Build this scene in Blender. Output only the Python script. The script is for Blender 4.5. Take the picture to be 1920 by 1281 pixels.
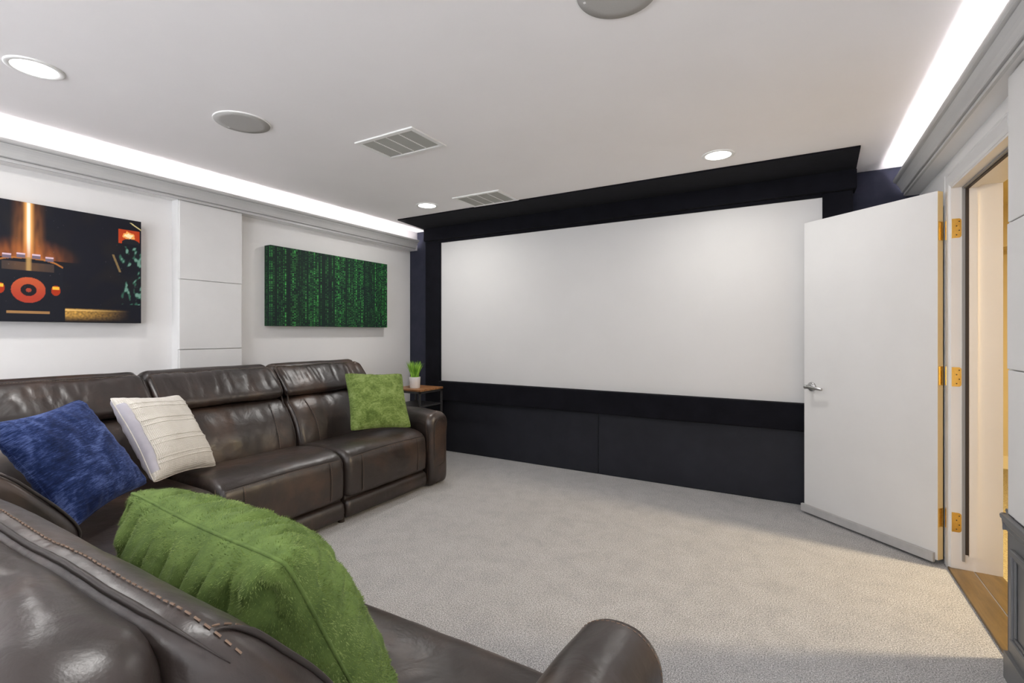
import bpy, bmesh, math, random
from mathutils import Vector, Matrix, noise
random.seed(7)
PI = math.pi
scene = bpy.context.scene
for o in list(bpy.data.objects): bpy.data.objects.remove(o)
COL = scene.collection

# ------------------------------------------------------------------ camera, exposure, world
cam = bpy.data.cameras.new('camera'); camo = bpy.data.objects.new('camera', cam); COL.objects.link(camo)
cam.sensor_width = 36; cam.lens = 909/1920*36; cam.shift_y = -15.5/1920
cam.clip_start = 0.02
camo.location = (0, 0, 1.28); camo.rotation_euler = (PI/2, 0, math.atan(530/909))
scene.camera = camo
vs = scene.view_settings
vs.view_transform = 'Standard'; vs.look = 'None'; vs.gamma = 1; vs.use_curve_mapping = False
vs.exposure = 0.30
FILL_E = 6.4        # world light filling the room through the added rear window
W = bpy.data.worlds.new('world'); scene.world = W; W.use_nodes = True
W.node_tree.nodes['Background'].inputs[0].default_value = (0.9, 0.93, 1, 1)
W.node_tree.nodes['Background'].inputs[1].default_value = FILL_E
DOWN_W = 8.0      # watts of each recessed downlight
LED_E = 50.0       # emission of the cove strips
HALL_W = 100.0

H = 2.44
XL, XLc = -3.87, -3.76      # left wall, cove furring face
XR, XRc = 0.74, 0.66
YF, YB = 4.28, -2.7

# ------------------------------------------------------------------ materials
def mat(name, col, rough=.6, metal=0, spec=.5, sheen=0, coat=0):
    m = bpy.data.materials.new(name); m.use_nodes = True
    b = m.node_tree.nodes['Principled BSDF']
    b.inputs['Base Color'].default_value = (*col, 1); b.inputs['Roughness'].default_value = rough
    b.inputs['Metallic'].default_value = metal; b.inputs['Specular IOR Level'].default_value = spec
    b.inputs['Sheen Weight'].default_value = sheen
    b.inputs['Coat Weight'].default_value = coat
    return m
def nn(m, t): return m.node_tree.nodes.new(t)
def lk(m, a, b): m.node_tree.links.new(a, b)
def bsdf(m): return m.node_tree.nodes['Principled BSDF']
def coords(m, scale=(1, 1, 1), kind='Object', rot=(0, 0, 0)):
    tc = nn(m, 'ShaderNodeTexCoord'); mp = nn(m, 'ShaderNodeMapping')
    mp.inputs['Scale'].default_value = scale; mp.inputs['Rotation'].default_value = rot
    lk(m, tc.outputs[kind], mp.inputs['Vector']); return mp.outputs['Vector']
def noise_tex(m, vec, scale, detail=4, rough=.6, dist=0):
    n = nn(m, 'ShaderNodeTexNoise'); n.inputs['Scale'].default_value = scale; n.inputs['Detail'].default_value = detail
    n.inputs['Roughness'].default_value = rough; n.inputs['Distortion'].default_value = dist
    lk(m, vec, n.inputs['Vector']); return n.outputs['Fac']
def ramp(m, fac, stops):
    r = nn(m, 'ShaderNodeValToRGB'); e = r.color_ramp.elements
    while len(e) < len(stops): e.new(.5)
    for k, (p, c) in enumerate(stops): e[k].position = p; e[k].color = (*c, 1)
    lk(m, fac, r.inputs['Fac']); return r.outputs['Color']
def bump(m, h, strength, dist, prev=None):
    b = nn(m, 'ShaderNodeBump'); b.inputs['Strength'].default_value = strength; b.inputs['Distance'].default_value = dist
    lk(m, h, b.inputs['Height'])
    if prev is not None: lk(m, prev, b.inputs['Normal'])
    lk(m, b.outputs['Normal'], bsdf(m).inputs['Normal']); return b.outputs['Normal']
def noisy(name, col, col2, scale, rough=.7, bs=.3, bd=.002, bscale=None, **kw):
    m = mat(name, col, rough, **kw); v = coords(m)
    f = noise_tex(m, v, scale)
    lk(m, ramp(m, f, [(.35, col), (.65, col2)]), bsdf(m).inputs['Base Color'])
    f2 = noise_tex(m, v, bscale or scale*4)
    bump(m, f2, bs, bd); return m

wall_m = noisy('wall_paint', (.79, .775, .76), (.81, .795, .78), 3, .55, .1, .001, 160)
ceil_m = noisy('ceiling_paint', (.89, .86, .845), (.91, .88, .865), 2, .8, .1, .001, 120)
trim_m = noisy('trim_paint', (.50, .495, .485), (.52, .515, .505), 4, .35, .05, .0005, 60)
casing_m = noisy('casing_paint', (.70, .69, .68), (.72, .71, .70), 4, .35, .05, .0005, 60)
jamb_m = noisy('jamb_paint', (.72, .69, .66), (.74, .71, .68), 4, .4, .05, .0005, 60)
panel_m = noisy('panel_fabric', (.67, .66, .645), (.695, .685, .67), 5, .8, .35, .001, 500)
door_m = noisy('door_paint', (.62, .61, .595), (.64, .63, .615), 3, .45, .06, .0006, 90)
litedge_m = mat('door_edge_lit', (.78, .58, .28), .5)  # warm hall light put into the colour of the hinge edge
screen_m = noisy('screen_cloth', (.575, .563, .545), (.59, .578, .56), 2, .75, .1, .0005, 700)
velvet_m = noisy('black_velvet', (.0025, .0025, .0045), (.005, .005, .008), 8, .9, .3, .002, 90, sheen=.015, spec=.15)
bluewall_m = noisy('navy_fabric', (.012, .014, .026), (.018, .019, .034), 10, .85, .3, .001, 300, sheen=.12, spec=.3)
lowpanel_m = noisy('charcoal_fabric', (.0065, .007, .012), (.010, .011, .017), 6, .62, .3, .001, 500, sheen=.03, spec=.35)
grey_m = noisy('wainscot_paint', (.125, .125, .128), (.135, .135, .138), 4, .4, .05, .0005, 50)
sweep_m = noisy('sweep_metal', (.38, .37, .36), (.42, .41, .40), 20, .45, .05, .0005, 50)
brass_m = noisy('brass', (.78, .52, .14), (.85, .60, .20), 25, .25, .05, .0003, 80, metal=1)
dark_m = mat('dark_rubber', (.025, .015, .01), .6)
seal_m = mat('grey_seal', (.30, .29, .28), .6)
nickel_m = noisy('brushed_nickel', (.42, .42, .43), (.5, .5, .5), 30, .28, .05, .0003, 100, metal=1)
blackmetal_m = noisy('black_metal', (.03, .03, .032), (.045, .045, .046), 30, .4, .1, .0005, 150)
pot_m = noisy('white_ceramic', (.75, .73, .71), (.8, .78, .76), 10, .4, .05, .0005, 100)
soil_m = noisy('soil', (.03, .02, .012), (.06, .04, .025), 60, .95, .8, .004, 150)
louvreshade_m = noisy('louvre_painted_shade', (.36, .35, .31), (.38, .37, .33), 5, .5, .03, .0003, 60)  # slat colour darkened to paint in the shade between louvres
vent_m = noisy('vent_enamel', (.84, .83, .80), (.86, .85, .82), 5, .4, .03, .0003, 60)
ventdark_m = mat('vent_cavity', (.06, .057, .05), .8)
speaker_m = noisy('speaker_mesh', (.40, .385, .36), (.46, .445, .42), 600, .7, .5, .001, 900)
hallwall_m = noisy('hall_paint', (.62, .52, .30), (.64, .54, .32), 3, .7, .1, .001, 120)
hallbase_m = mat('hall_trim', (.8, .72, .5), .4)
hallcarpet_m = noisy('hall_carpet', (.50, .42, .22), (.24, .19, .09), 120, .95, .8, .006, 160)
leaf_m = noisy('grass_blade', (.22, .48, .03), (.42, .68, .08), 25, .45, .1, .0005, 60)
leafdark_m = noisy('grass_blade_dark', (.10, .27, .02), (.2, .42, .04), 25, .5, .1, .0005, 60)  # darker green for one half of the blades

def wood(name, c1, c2, c3, axis=(1, 14, 14), rough=.4):
    m = mat(name, c1, rough); v = coords(m, axis)
    f = noise_tex(m, v, 3, 6, .65, .6)
    lk(m, ramp(m, f, [(.3, c1), (.5, c2), (.7, c3)]), bsdf(m).inputs['Base Color'])
    bump(m, f, .15, .001); return m
tablewood_m = wood('rustic_wood', (.10, .04, .015), (.28, .12, .04), (.45, .22, .08), (3, 14, 14))
threshold_m = wood('threshold_wood', (.085, .052, .016), (.12, .075, .025), (.155, .10, .036), (14, 1.6, 14), .35)

def carpet():
    m = mat('carpet', (.4, .38, .36), .95, spec=.15, sheen=.15); v = coords(m)
    f = noise_tex(m, v, 190, 3, .75)
    c = ramp(m, f, [(.36, (.16, .157, .155)), (.5, (.44, .434, .43)), (.62, (.76, .75, .745))])
    f2 = noise_tex(m, v, 7, 8, .7, .4)
    c2 = ramp(m, f2, [(.36, (.86, .86, .865)), (.5, (.95, .945, .94)), (.62, (1.0, 1.0, 1.0))])
    mx = nn(m, 'ShaderNodeMix'); mx.data_type = 'RGBA'; mx.blend_type = 'MULTIPLY'; mx.inputs[0].default_value = 1
    lk(m, c, mx.inputs[6]); lk(m, c2, mx.inputs[7]); lk(m, mx.outputs[2], bsdf(m).inputs['Base Color'])
    n1 = bump(m, f, .8, .008)
    bump(m, f2, .12, .01, n1)
    return m
carpet_m = carpet()

def leather(name, wr=1.0):
    m = mat(name, (.04, .03, .026), .36, spec=.7); v = coords(m)
    f = noise_tex(m, v, 3.2, 5, .6, .3)
    lk(m, ramp(m, f, [(.3, (.016, .0115, .010)), (.5, (.029, .020, .0165)), (.66, (.062, .036, .024))]), bsdf(m).inputs['Base Color'])
    r = nn(m, 'ShaderNodeMapRange'); r.inputs[3].default_value = .27; r.inputs[4].default_value = .45
    f3 = noise_tex(m, v, 14, 4, .6); lk(m, f3, r.inputs[0]); lk(m, r.outputs[0], bsdf(m).inputs['Roughness'])
    vo = nn(m, 'ShaderNodeTexVoronoi'); vo.inputs['Scale'].default_value = 420; lk(m, v, vo.inputs['Vector'])
    n0 = bump(m, vo.outputs['Distance'], .10, .0006)
    n1 = bump(m, noise_tex(m, v, 22, 5, .55, .8), .25*wr, .004, n0)
    n2 = bump(m, noise_tex(m, v, 7, 3, .5, 1.2), .30*wr, .014, n1)
    return m
leather_m = leather('brown_leather')
seam_m = mat('leather_piping', (.025, .018, .015), .5)
thread_m = mat('tan_thread', (.19, .125, .085), .8)

def plush(name, c1, c2, c3, stretch=(1, 1, 5), sc=45, sheen=.5, bs=.9, bd=.004, blotch=7):
    m = mat(name, c1, .9, spec=.15, sheen=sheen)
    b = bsdf(m); b.inputs['Sheen Roughness'].default_value = .4; b.inputs['Sheen Tint'].default_value = (*[min(1, x*2+.15) for x in c3], 1)
    v = coords(m, stretch)
    f = noise_tex(m, v, sc, 5, .7, .5)
    f2 = noise_tex(m, coords(m), blotch, 4, .6, .8)
    a = nn(m, 'ShaderNodeMath'); a.operation = 'MULTIPLY_ADD'; a.inputs[1].default_value = .5
    lk(m, f, a.inputs[0]); h = nn(m, 'ShaderNodeMath'); h.operation = 'MULTIPLY'; h.inputs[1].default_value = .5
    lk(m, f2, h.inputs[0]); lk(m, h.outputs[0], a.inputs[2])
    lk(m, ramp(m, a.outputs[0], [(.39, c1), (.5, c2), (.60, c3)]), b.inputs['Base Color'])
    bump(m, f, bs, bd); return m
green_m = plush('green_faux_fur', (.08, .125, .026), (.165, .235, .06), (.265, .345, .115), (1, 1, 2.2), 60, bd=.006, blotch=14, sheen=.3)
undercoat_m = noisy('green_undercoat', (.075, .125, .025), (.13, .20, .045), 30, .95, .5, .003, 90)
blue_m = plush('blue_chenille', (.008, .014, .052), (.020, .038, .130), (.10, .145, .34), (1.0, 1, 7), 34, .3, .7, .003, 9)
lav_m = noisy('lavender_satin', (.46, .44, .50), (.56, .54, .60), 8, .4, .2, .003, 20)
def knit():
    m = mat('cream_knit', (.75, .70, .62), .9, sheen=.2); v = coords(m)
    w1 = nn(m, 'ShaderNodeTexWave'); w1.bands_direction = 'Z'; w1.inputs['Scale'].default_value = 42; w1.inputs['Distortion'].default_value = .6
    w2 = nn(m, 'ShaderNodeTexWave'); w2.bands_direction = 'X'; w2.inputs['Scale'].default_value = 42; w2.inputs['Distortion'].default_value = .6
    lk(m, v, w1.inputs['Vector']); lk(m, v, w2.inputs['Vector'])
    a = nn(m, 'ShaderNodeMath'); a.operation = 'MULTIPLY'; lk(m, w1.outputs['Fac'], a.inputs[0]); lk(m, w2.outputs['Fac'], a.inputs[1])
    lk(m, ramp(m, a.outputs[0], [(0, (.66, .62, .55)), (.4, (.86, .825, .77)), (1, (.90, .875, .83))]), bsdf(m).inputs['Base Color'])
    bump(m, a.outputs[0], .6, .003); return m
knit_m = knit()

def emit(name, col, s):
    m = bpy.data.materials.new(name); m.use_nodes = True; nt = m.node_tree
    b = nt.nodes['Principled BSDF']; b.inputs['Base Color'].default_value = (.8, .8, .8, 1)
    b.inputs['Emission Color'].default_value = (*col, 1); b.inputs['Emission Strength'].default_value = s
    return m
lens_m = emit('downlight_lens', (1, .985, .96), 6)
led_m = emit('led_strip', (.97, .93, 1.0), LED_E)

def vcol(name, rough=.7):
    m = mat(name, (1, 1, 1), rough, spec=.3); a = nn(m, 'ShaderNodeVertexColor'); a.layer_name = 'print'
    lk(m, a.outputs['Color'], bsdf(m).inputs['Base Color'])
    bump(m, noise_tex(m, coords(m), 500), .25, .0008); return m
print_m = vcol('printed_canvas')

# ------------------------------------------------------------------ geometry helpers
def obj(name, bm, m, parent=None, smooth=False, mods=None):
    bmesh.ops.recalc_face_normals(bm, faces=bm.faces[:])
    me = bpy.data.meshes.new(name); bm.to_mesh(me); bm.free()
    for mm in (m if isinstance(m, (list, tuple)) else [m]): me.materials.append(mm)
    if smooth:
        for p in me.polygons: p.use_smooth = True
    o = bpy.data.objects.new(name, me); COL.objects.link(o)
    if parent: o.parent = parent
    return o
def bev(o, w=.003, seg=2):
    b = o.modifiers.new('bevel', 'BEVEL'); b.width = w; b.segments = seg; b.limit_method = 'ANGLE'; return o
def thing(name, label, cat, loc=(0, 0, 0), group=None):
    o = bpy.data.objects.new(name, None); COL.objects.link(o); o.empty_display_size = .05
    o.location = loc; o['label'] = label; o['category'] = cat
    if group: o['group'] = group
    return o
def tag(o, label, cat, group=None):
    o['label'] = label; o['category'] = cat
    if group: o['group'] = group
    return o
def struct(o): o['kind'] = 'structure'; return o
def bx(bm, x0, x1, y0, y1, z0, z1, mi=0):
    vs_ = [bm.verts.new(p) for p in ((x0,y0,z0),(x1,y0,z0),(x1,y1,z0),(x0,y1,z0),(x0,y0,z1),(x1,y0,z1),(x1,y1,z1),(x0,y1,z1))]
    for f in ((0,3,2,1),(4,5,6,7),(0,1,5,4),(1,2,6,5),(2,3,7,6),(3,0,4,7)):
        fc = bm.faces.new([vs_[i] for i in f]); fc.material_index = mi
    return vs_
def box(*a, **k):
    bm = bmesh.new(); bx(bm, *a, **k); return bm
def prism(pts, fn, a, b, close=True):
    """pts 2D profile, fn(p, t)->3D, swept from a to b"""
    bm = bmesh.new()
    A = [bm.verts.new(fn(p, a)) for p in pts]; B = [bm.verts.new(fn(p, b)) for p in pts]
    n = len(pts)
    for i in range(n): bm.faces.new((A[i], A[(i+1) % n], B[(i+1) % n], B[i]))
    bm.faces.new(A); bm.faces.new(B[::-1]); return bm
def cyl(bm, c, r, h, axis='z', n=32, r2=None):
    r2 = r if r2 is None else r2
    def P(t, rr, k):
        a, b = rr*math.cos(t), rr*math.sin(t)
        return {'z': (c[0]+a, c[1]+b, c[2]+k), 'x': (c[0]+k, c[1]+a, c[2]+b), 'y': (c[0]+a, c[1]+k, c[2]+b)}[axis]
    A = [bm.verts.new(P(2*PI*i/n, r, 0)) for i in range(n)]; B = [bm.verts.new(P(2*PI*i/n, r2, h)) for i in range(n)]
    for i in range(n): bm.faces.new((A[i], A[(i+1) % n], B[(i+1) % n], B[i]))
    bm.faces.new(A[::-1]); bm.faces.new(B)
def lathe(bm, prof, c, n=40, mi=0):
    rings = [[bm.verts.new((c[0]+r*math.cos(2*PI*i/n), c[1]+r*math.sin(2*PI*i/n), c[2]+z)) for i in range(n)] for r, z in prof]
    for a, b in zip(rings, rings[1:]):
        for i in range(n): bm.faces.new((a[i], a[(i+1) % n], b[(i+1) % n], b[i])).material_index = mi
    bm.faces.new(rings[0]); bm.faces.new(rings[-1])
def tube(bm, pts, r, n=8):
    pts = [Vector(p) for p in pts]; prev = None; last = None
    for i, p in enumerate(pts):
        t = (pts[min(i+1, len(pts)-1)]-pts[max(i-1, 0)])
        if t.length < 1e-9: t = Vector((0, 0, 1))
        t.normalize()
        if last is None:
            a = t.orthogonal().normalized()
        else:
            a = (last-t*last.dot(t)).normalized()
        last = a; b = t.cross(a)
        rr = r(i/(len(pts)-1)) if callable(r) else r
        ring = [bm.verts.new(p+a*rr*math.cos(2*PI*k/n)+b*rr*math.sin(2*PI*k/n)) for k in range(n)]
        if prev:
            for k in range(n): bm.faces.new((prev[k], prev[(k+1) % n], ring[(k+1) % n], ring[k]))
        else: bm.faces.new(ring[::-1])
        prev = ring
    bm.faces.new(prev)
def dashes(bm, pts, length=.006, gap=.004, r=.0011, off=Vector((0, 0, 0))):
    pts = [Vector(p)+off for p in pts]; s = 0; L = [0]
    for a, b in zip(pts, pts[1:]): L.append(L[-1]+(b-a).length)
    def at(d):
        for i in range(len(L)-1):
            if L[i+1] >= d: return pts[i].lerp(pts[i+1], (d-L[i])/max(1e-9, L[i+1]-L[i]))
        return pts[-1]
    while s+length < L[-1]:
        tube(bm, [at(s), at(s+length)], r, 5); s += length+gap

def crspline(P, m):
    """closed Catmull-Rom resample by arc length"""
    n = len(P); out = []
    for i in range(n):
        p0, p1, p2, p3 = P[i-1], P[i], P[(i+1) % n], P[(i+2) % n]
        for k in range(12):
            t = k/12
            out.append(tuple(.5*((2*p1[j])+(-p0[j]+p2[j])*t+(2*p0[j]-5*p1[j]+4*p2[j]-p3[j])*t*t+(-p0[j]+3*p1[j]-3*p2[j]+p3[j])*t**3) for j in (0, 1)))
    L = [0]
    for i in range(len(out)): a, b = out[i], out[(i+1) % len(out)]; L.append(L[-1]+math.hypot(b[0]-a[0], b[1]-a[1]))
    res = []; j = 0
    for k in range(m):
        d = L[-1]*k/m
        while L[j+1] < d: j += 1
        a, b = out[j], out[(j+1) % len(out)]; t = (d-L[j])/max(1e-9, L[j+1]-L[j])
        res.append((a[0]+(b[0]-a[0])*t, a[1]+(b[1]-a[1])*t))
    return res
def normals2(P):
    n = len(P); area = sum(P[i][0]*P[(i+1) % n][1]-P[(i+1) % n][0]*P[i][1] for i in range(n))
    s = 1 if area > 0 else -1; N = []
    for i in range(n):
        a, b = P[i-1], P[(i+1) % n]; dx, dy = b[0]-a[0], b[1]-a[1]; l = math.hypot(dx, dy) or 1
        N.append((s*dy/l, -s*dx/l))
    return N
def loft(prof, u0, u1, r, frame, m=72, du=.02, disp=None, bulge=0, tmod=None):
    """closed (v,z) profile swept along u with pillowed ends"""
    P = crspline(prof, m); N = normals2(P); bm = bmesh.new(); rings = []
    vx = [p[0] for p in P]; zx = [p[1] for p in P]
    cv, cz = (min(vx)+max(vx))/2, (min(zx)+max(zx))/2; hv, hz = (max(vx)-min(vx))/2, (max(zx)-min(zx))/2
    us = []
    for k in range(9): us.append(u0+r*(1-math.cos(PI/2*k/8)))
    n = max(2, int((u1-u0-2*r)/du))
    for k in range(1, n): us.append(u0+r+(u1-u0-2*r)*k/n)
    for k in range(9): us.append(u1-r+r*math.sin(PI/2*k/8))
    for u in us:
        d = min(u-u0, u1-u); ins = 0
        if d < r: ins = r*(1-math.sqrt(max(0, 1-((r-d)/r)**2)))
        w = math.sin(PI*min(1, max(0, (u-u0)/(u1-u0))))**.6
        ring = []
        for (v, z), (a, b) in zip(P, N):
            o = bulge*w
            v, z = cv+(v-cv)*(1-ins/hv), cz+(z-cz)*(1-ins/hz)
            if disp: o += disp(u, v, z, a, b)*min(1, d/max(r, .01)+.15)
            q = (v+a*o, z+b*o)
            if tmod: q = tmod(u, *q)
            ring.append(bm.verts.new(frame(u, q[0], q[1])))
        rings.append(ring)
    for A, B in zip(rings, rings[1:]):
        for i in range(m): bm.faces.new((A[i], A[(i+1) % m], B[(i+1) % m], B[i]))
    bm.faces.new(rings[0]); bm.faces.new(rings[-1][::-1]); return bm
def N3(x, y, z): return noise.noise(Vector((x, y, z)))

# ------------------------------------------------------------------ room shell
struct(obj('floor', box(XL-.1, XR+.0, YB-.1, YF+.1, -.1, 0), carpet_m))
struct(obj('ceiling', box(XL-.1, XR+.2, YB-.1, YF+.1, H, H+.1), ceil_m))
bm = bmesh.new(); bx(bm, XL-.12, XL, YB-.1, YF+.1, 0, H); bx(bm, XL, XLc, YB, YF, 2.232, H)
struct(obj('wall_left', bm, wall_m))
DY0, DY1, DZ = 2.62, 3.47, 2.075      # door opening
XH = .925                              # hall face of the right wall
bm = bmesh.new()
bx(bm, XR, XH, YB-.1, DY0, 0, H); bx(bm, XR, XH, DY1, YF+.1, 0, H); bx(bm, XR, XH, DY0, DY1, DZ, H)
bx(bm, XRc, XR, YB, YF, 2.232, H)
struct(obj('wall_right', bm, wall_m))
struct(obj('wall_front', box(XL, XR, YF, YF+.1, 0, H), bluewall_m))
bm = bmesh.new()
bx(bm, XL, XR, YB-.1, YB, 0, .25); bx(bm, XL, XR, YB-.1, YB, 2.25, H); bx(bm, XL, -3.6, YB-.1, YB, .25, 2.25); bx(bm, .45, XR, YB-.1, YB, .25, 2.25)
struct(obj('wall_back', bm, wall_m))
bm = bmesh.new()
bx(bm, -3.6, .45, YB-.07, YB-.03, .25, .30); bx(bm, -3.6, .45, YB-.07, YB-.03, 2.20, 2.25)
for xx in (-3.6, -2.27, -.92, .40): bx(bm, xx, xx+.05, YB-.07, YB-.03, .30, 2.20)
struct(obj('fill_window_1', bm, trim_m))  # unseen window, added so world light can fill the room

# crown light troughs
CP = [(0, 2.226), (.013, 2.226), (.013, 2.240), (.006, 2.2405), (.006, 2.246), (.022, 2.247), (.026, 2.252), (.026, 2.256), (.030, 2.266), (.034, 2.278), (.040, 2.290),
      (.048, 2.301), (.054, 2.308), (.050, 2.309), (.050, 2.314), (.064, 2.317), (.069, 2.322), (.072, 2.330), (.072, 2.338), (.064, 2.338), (.055, 2.325), (.040, 2.303), (.028, 2.275), (.02, 2.262), (0, 2.262)]
bev_ = struct(obj('trim_1', prism(CP, lambda p, t: (XLc+p[0], t, p[1]), YB, 4.235), trim_m))
struct(obj('trim_2', prism(CP, lambda p, t: (XRc-p[0], t, p[1]), YB, 4.235), trim_m))
for side, x0 in ((1, XLc), (-1, XRc)):
    bm = bmesh.new(); a, b = sorted((x0+side*.002, x0+side*.014)); bx(bm, a, b, YB+.02, 4.22, 2.2625, 2.270)
    nm = 'left wall, behind the crown above the two pictures' if side == 1 else 'right wall, behind the crown above the open door'
    tag(obj('led_strip', bm, led_m), 'slim white cove light strip along the '+nm, 'light strip', 'cove light strips')

# pilasters
def pilaster(nm, xa, xb, y0, y1):
    bm = bmesh.new(); bx(bm, min(xa, xb), max(xa, xb), y0, y1, 0, 2.232); return struct(obj(nm, bm, panel_m))
pilaster('trim_3', XL, -3.785, 1.78, 2.235)
pilaster('trim_4', .70, XR, 1.90, 2.478)
def wall_panel(xa, xb, y0, y1, z0, z1, label, grp):
    o = obj('acoustic_panel', box(min(xa, xb), max(xa, xb), y0, y1, z0, z1), panel_m); bev(o, .003); tag(o, label, 'wall panel', grp)
gp = 'square wall panels on the pilasters'
wall_panel(-3.785, -3.768, 1.782, 2.233, 1.668, 2.225, 'pale grey square wall panel, top one of the pilaster between the two pictures', gp)
wall_panel(-3.785, -3.764, 1.779, 2.228, 1.165, 1.664, 'pale grey square wall panel, middle one of the pilaster between the two pictures', gp)
wall_panel(-3.785, -3.768, 1.782, 2.233, .665, 1.161, 'pale grey square wall panel just above the sofa back, between the two pictures', gp)
wall_panel(.70, .682, 1.905, 2.476, 1.69, 2.225, 'pale grey wall panel beside the doorway, top one of the right pilaster', gp)
wall_panel(.70, .680, 1.905, 2.477, 1.148, 1.685, 'pale grey wall panel beside the doorway, middle one of the right pilaster', gp)
wall_panel(.70, .682, 1.905, 2.476, .612, 1.144, 'pale grey wall panel beside the doorway, directly above the dark grey chair rail', gp)
# wainscot + chair rail on the right
bm = bmesh.new()
bx(bm, .684, .70, 1.90, 2.482, 0, .56)
bx(bm, .672, .684, 1.90, 2.484, 0, .10); bx(bm, .684, XR, 2.478, 2.484, 0, .56)
struct(obj('trim_5', bm, grey_m))
fr = bmesh.new()
def ring_frame(bm, x0, x1, ya, yb, za, zb, w):
    bx(bm, x0, x1, ya, yb, zb-w, zb); bx(bm, x0, x1, ya, yb, za, za+w); bx(bm, x0, x1, ya, ya+w, za+w, zb-w); bx(bm, x0, x1, yb-w, yb, za+w, zb-w)
ring_frame(fr, .670, .684, 1.96, 2.425, .155, .50, .022); ring_frame(fr, .676, .684, 1.984, 2.401, .179, .476, .010)
struct(bev(obj('trim_6', fr, grey_m), .004))
RP = [(0, .548), (.004, .548), (.007, .555), (.006, .565), (.009, .572), (.015, .580), (.016, .588), (.020, .592), (.022, .602), (.020, .608), (0, .608)]
bm = prism(RP, lambda p, t: (.684-p[0], t, p[1]), 1.88, 2.488)
bm2 = prism(RP, lambda p, t: (t, 2.482+p[0]*.8, p[1]), .670, .735)
me = bpy.data.meshes.new('t'); bm2.to_mesh(me); bm.from_mesh(me); bm2.free()
bm3 = prism(RP, lambda p, t: (XR-.020-p[0], t, p[1]), 2.484, 2.56); bm3.to_mesh(me); bm.from_mesh(me); bm3.free()
struct(obj('trim_7', bm, grey_m))
# door casing on the room side, jamb, stop, seal, threshold
cw = .075
CS = [(0, 0), (0, .012), (.012, .018), (.055, .022), (.066, .018), (.072, .022), (.075, .010), (.075, 0)]
bm = bmesh.new()
def casing(bm, x0, sx):
    for q in (0, 1):
        pass
    pts = CS
    def add(b): b.to_mesh(me); bm.from_mesh(me); b.free()
    add(prism(pts, lambda p, t: (x0+sx*p[1], DY1-.008+p[0], t), 0, DZ+cw))
    add(prism(pts, lambda p, t: (x0+sx*p[1], DY0-p[0], t), 0, DZ+cw))
    add(prism(pts, lambda p, t: (x0+sx*p[1], t, DZ+p[0]), DY0, DY1))
casing(bm, XR, -1)
struct(obj('trim_8', bm, casing_m))
bm = bmesh.new(); jt = .012
bx(bm, XR-.010, XH+.01, DY1-jt, DY1+.002, 0.014, DZ); bx(bm, XR-.010, XH+.01, DY0-.002, DY0+jt, 0.014, DZ); bx(bm, XR-.010, XH+.01, DY0+jt, DY1-jt, DZ-jt, DZ+.002)
struct(obj('trim_9', bm, jamb_m))
Yj = DY1-jt; Zj = DZ-jt
bm = bmesh.new(); xs0, xs1 = .80, .835
bx(bm, xs0, xs1, Yj-.012, Yj, .09, Zj); bx(bm, xs0, xs1, DY0+jt, DY0+jt+.012, .09, Zj); bx(bm, xs0, xs1, DY0+jt, Yj, Zj-.012, Zj)
for zz in (.35, .7, 1.02, 1.36, 1.66, 1.9):
    cyl(bm, ((xs0+xs1)/2, Yj-.0125, zz), .003, .001, 'y', 10)
struct(obj('trim_10', bm, jamb_m))
bm = bmesh.new()
bx(bm, .785, .7985, Yj-.016, Yj, .10, Zj); bx(bm, .785, .7985, DY0+jt, Yj, Zj-.016, Zj)
struct(obj('trim_11', bm, dark_m))
bm = bmesh.new()
bx(bm, .774, .785, Yj-.010, Yj, .06, Zj); bx(bm, .774, .785, DY0+jt, Yj, Zj-.010, Zj)
struct(obj('trim_12', bm, seal_m))
bm = bmesh.new(); bx(bm, XR-.022, .822, DY0-.08, DY1, 0.0, .014); bx(bm, .825, XH+.01, DY0-.08, DY1, 0.0, .014)
struct(bev(obj('trim_13', bm, threshold_m), .002))
bm = bmesh.new(); bx(bm, .80, .822, DY0+jt-.001, DY0+jt+.006, .86, .94); o = obj('strike_plate', bm, nickel_m); bev(o, .002)
tag(o, 'small metal strike plate on the near door jamb', 'strike plate')

# hall
struct(obj('floor', box(XH, 3.6, 0, 6.4, -.1, .002), hallcarpet_m))
struct(obj('ceiling', box(XR+.2, 3.6, 0, 6.4, H, H+.1), hallwall_m))
struct(obj('wall_hall_far', box(XH, 3.6, 6.3, 6.4, 0, H), hallwall_m))
struct(obj('wall_hall_near', box(XH, 3.6, -.1, 0, 0, H), hallwall_m))
struct(obj('wall_hall_side', box(3.6, 3.7, 0, 6.4, 0, H), hallwall_m))
struct(obj('wall_hall_room', box(XH-.1, XH, YF+.1, 6.4, 0, H), hallwall_m))
struct(obj('trim_14', box(XH, 3.6, 6.0, 6.3, 2.06, H), hallwall_m))
struct(obj('baseboard_hall', bev(obj('b', box(XH, 3.6, 6.28, 6.3, 0, .12), hallbase_m), .006).data and box(XH, 3.6, 6.283, 6.3, 0, .12), hallbase_m))
for o in [o for o in bpy.data.objects if o.name == 'b']: bpy.data.objects.remove(o)
hl = bpy.data.lights.new('hall_light', 'AREA'); hl.shape = 'DISK'; hl.size = .25; hl.energy = HALL_W; hl.color = (1, .80, .52)
ho = bpy.data.objects.new('hall_light', hl); COL.objects.link(ho); ho.location = (2.15, 3.35, 2.40)

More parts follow.
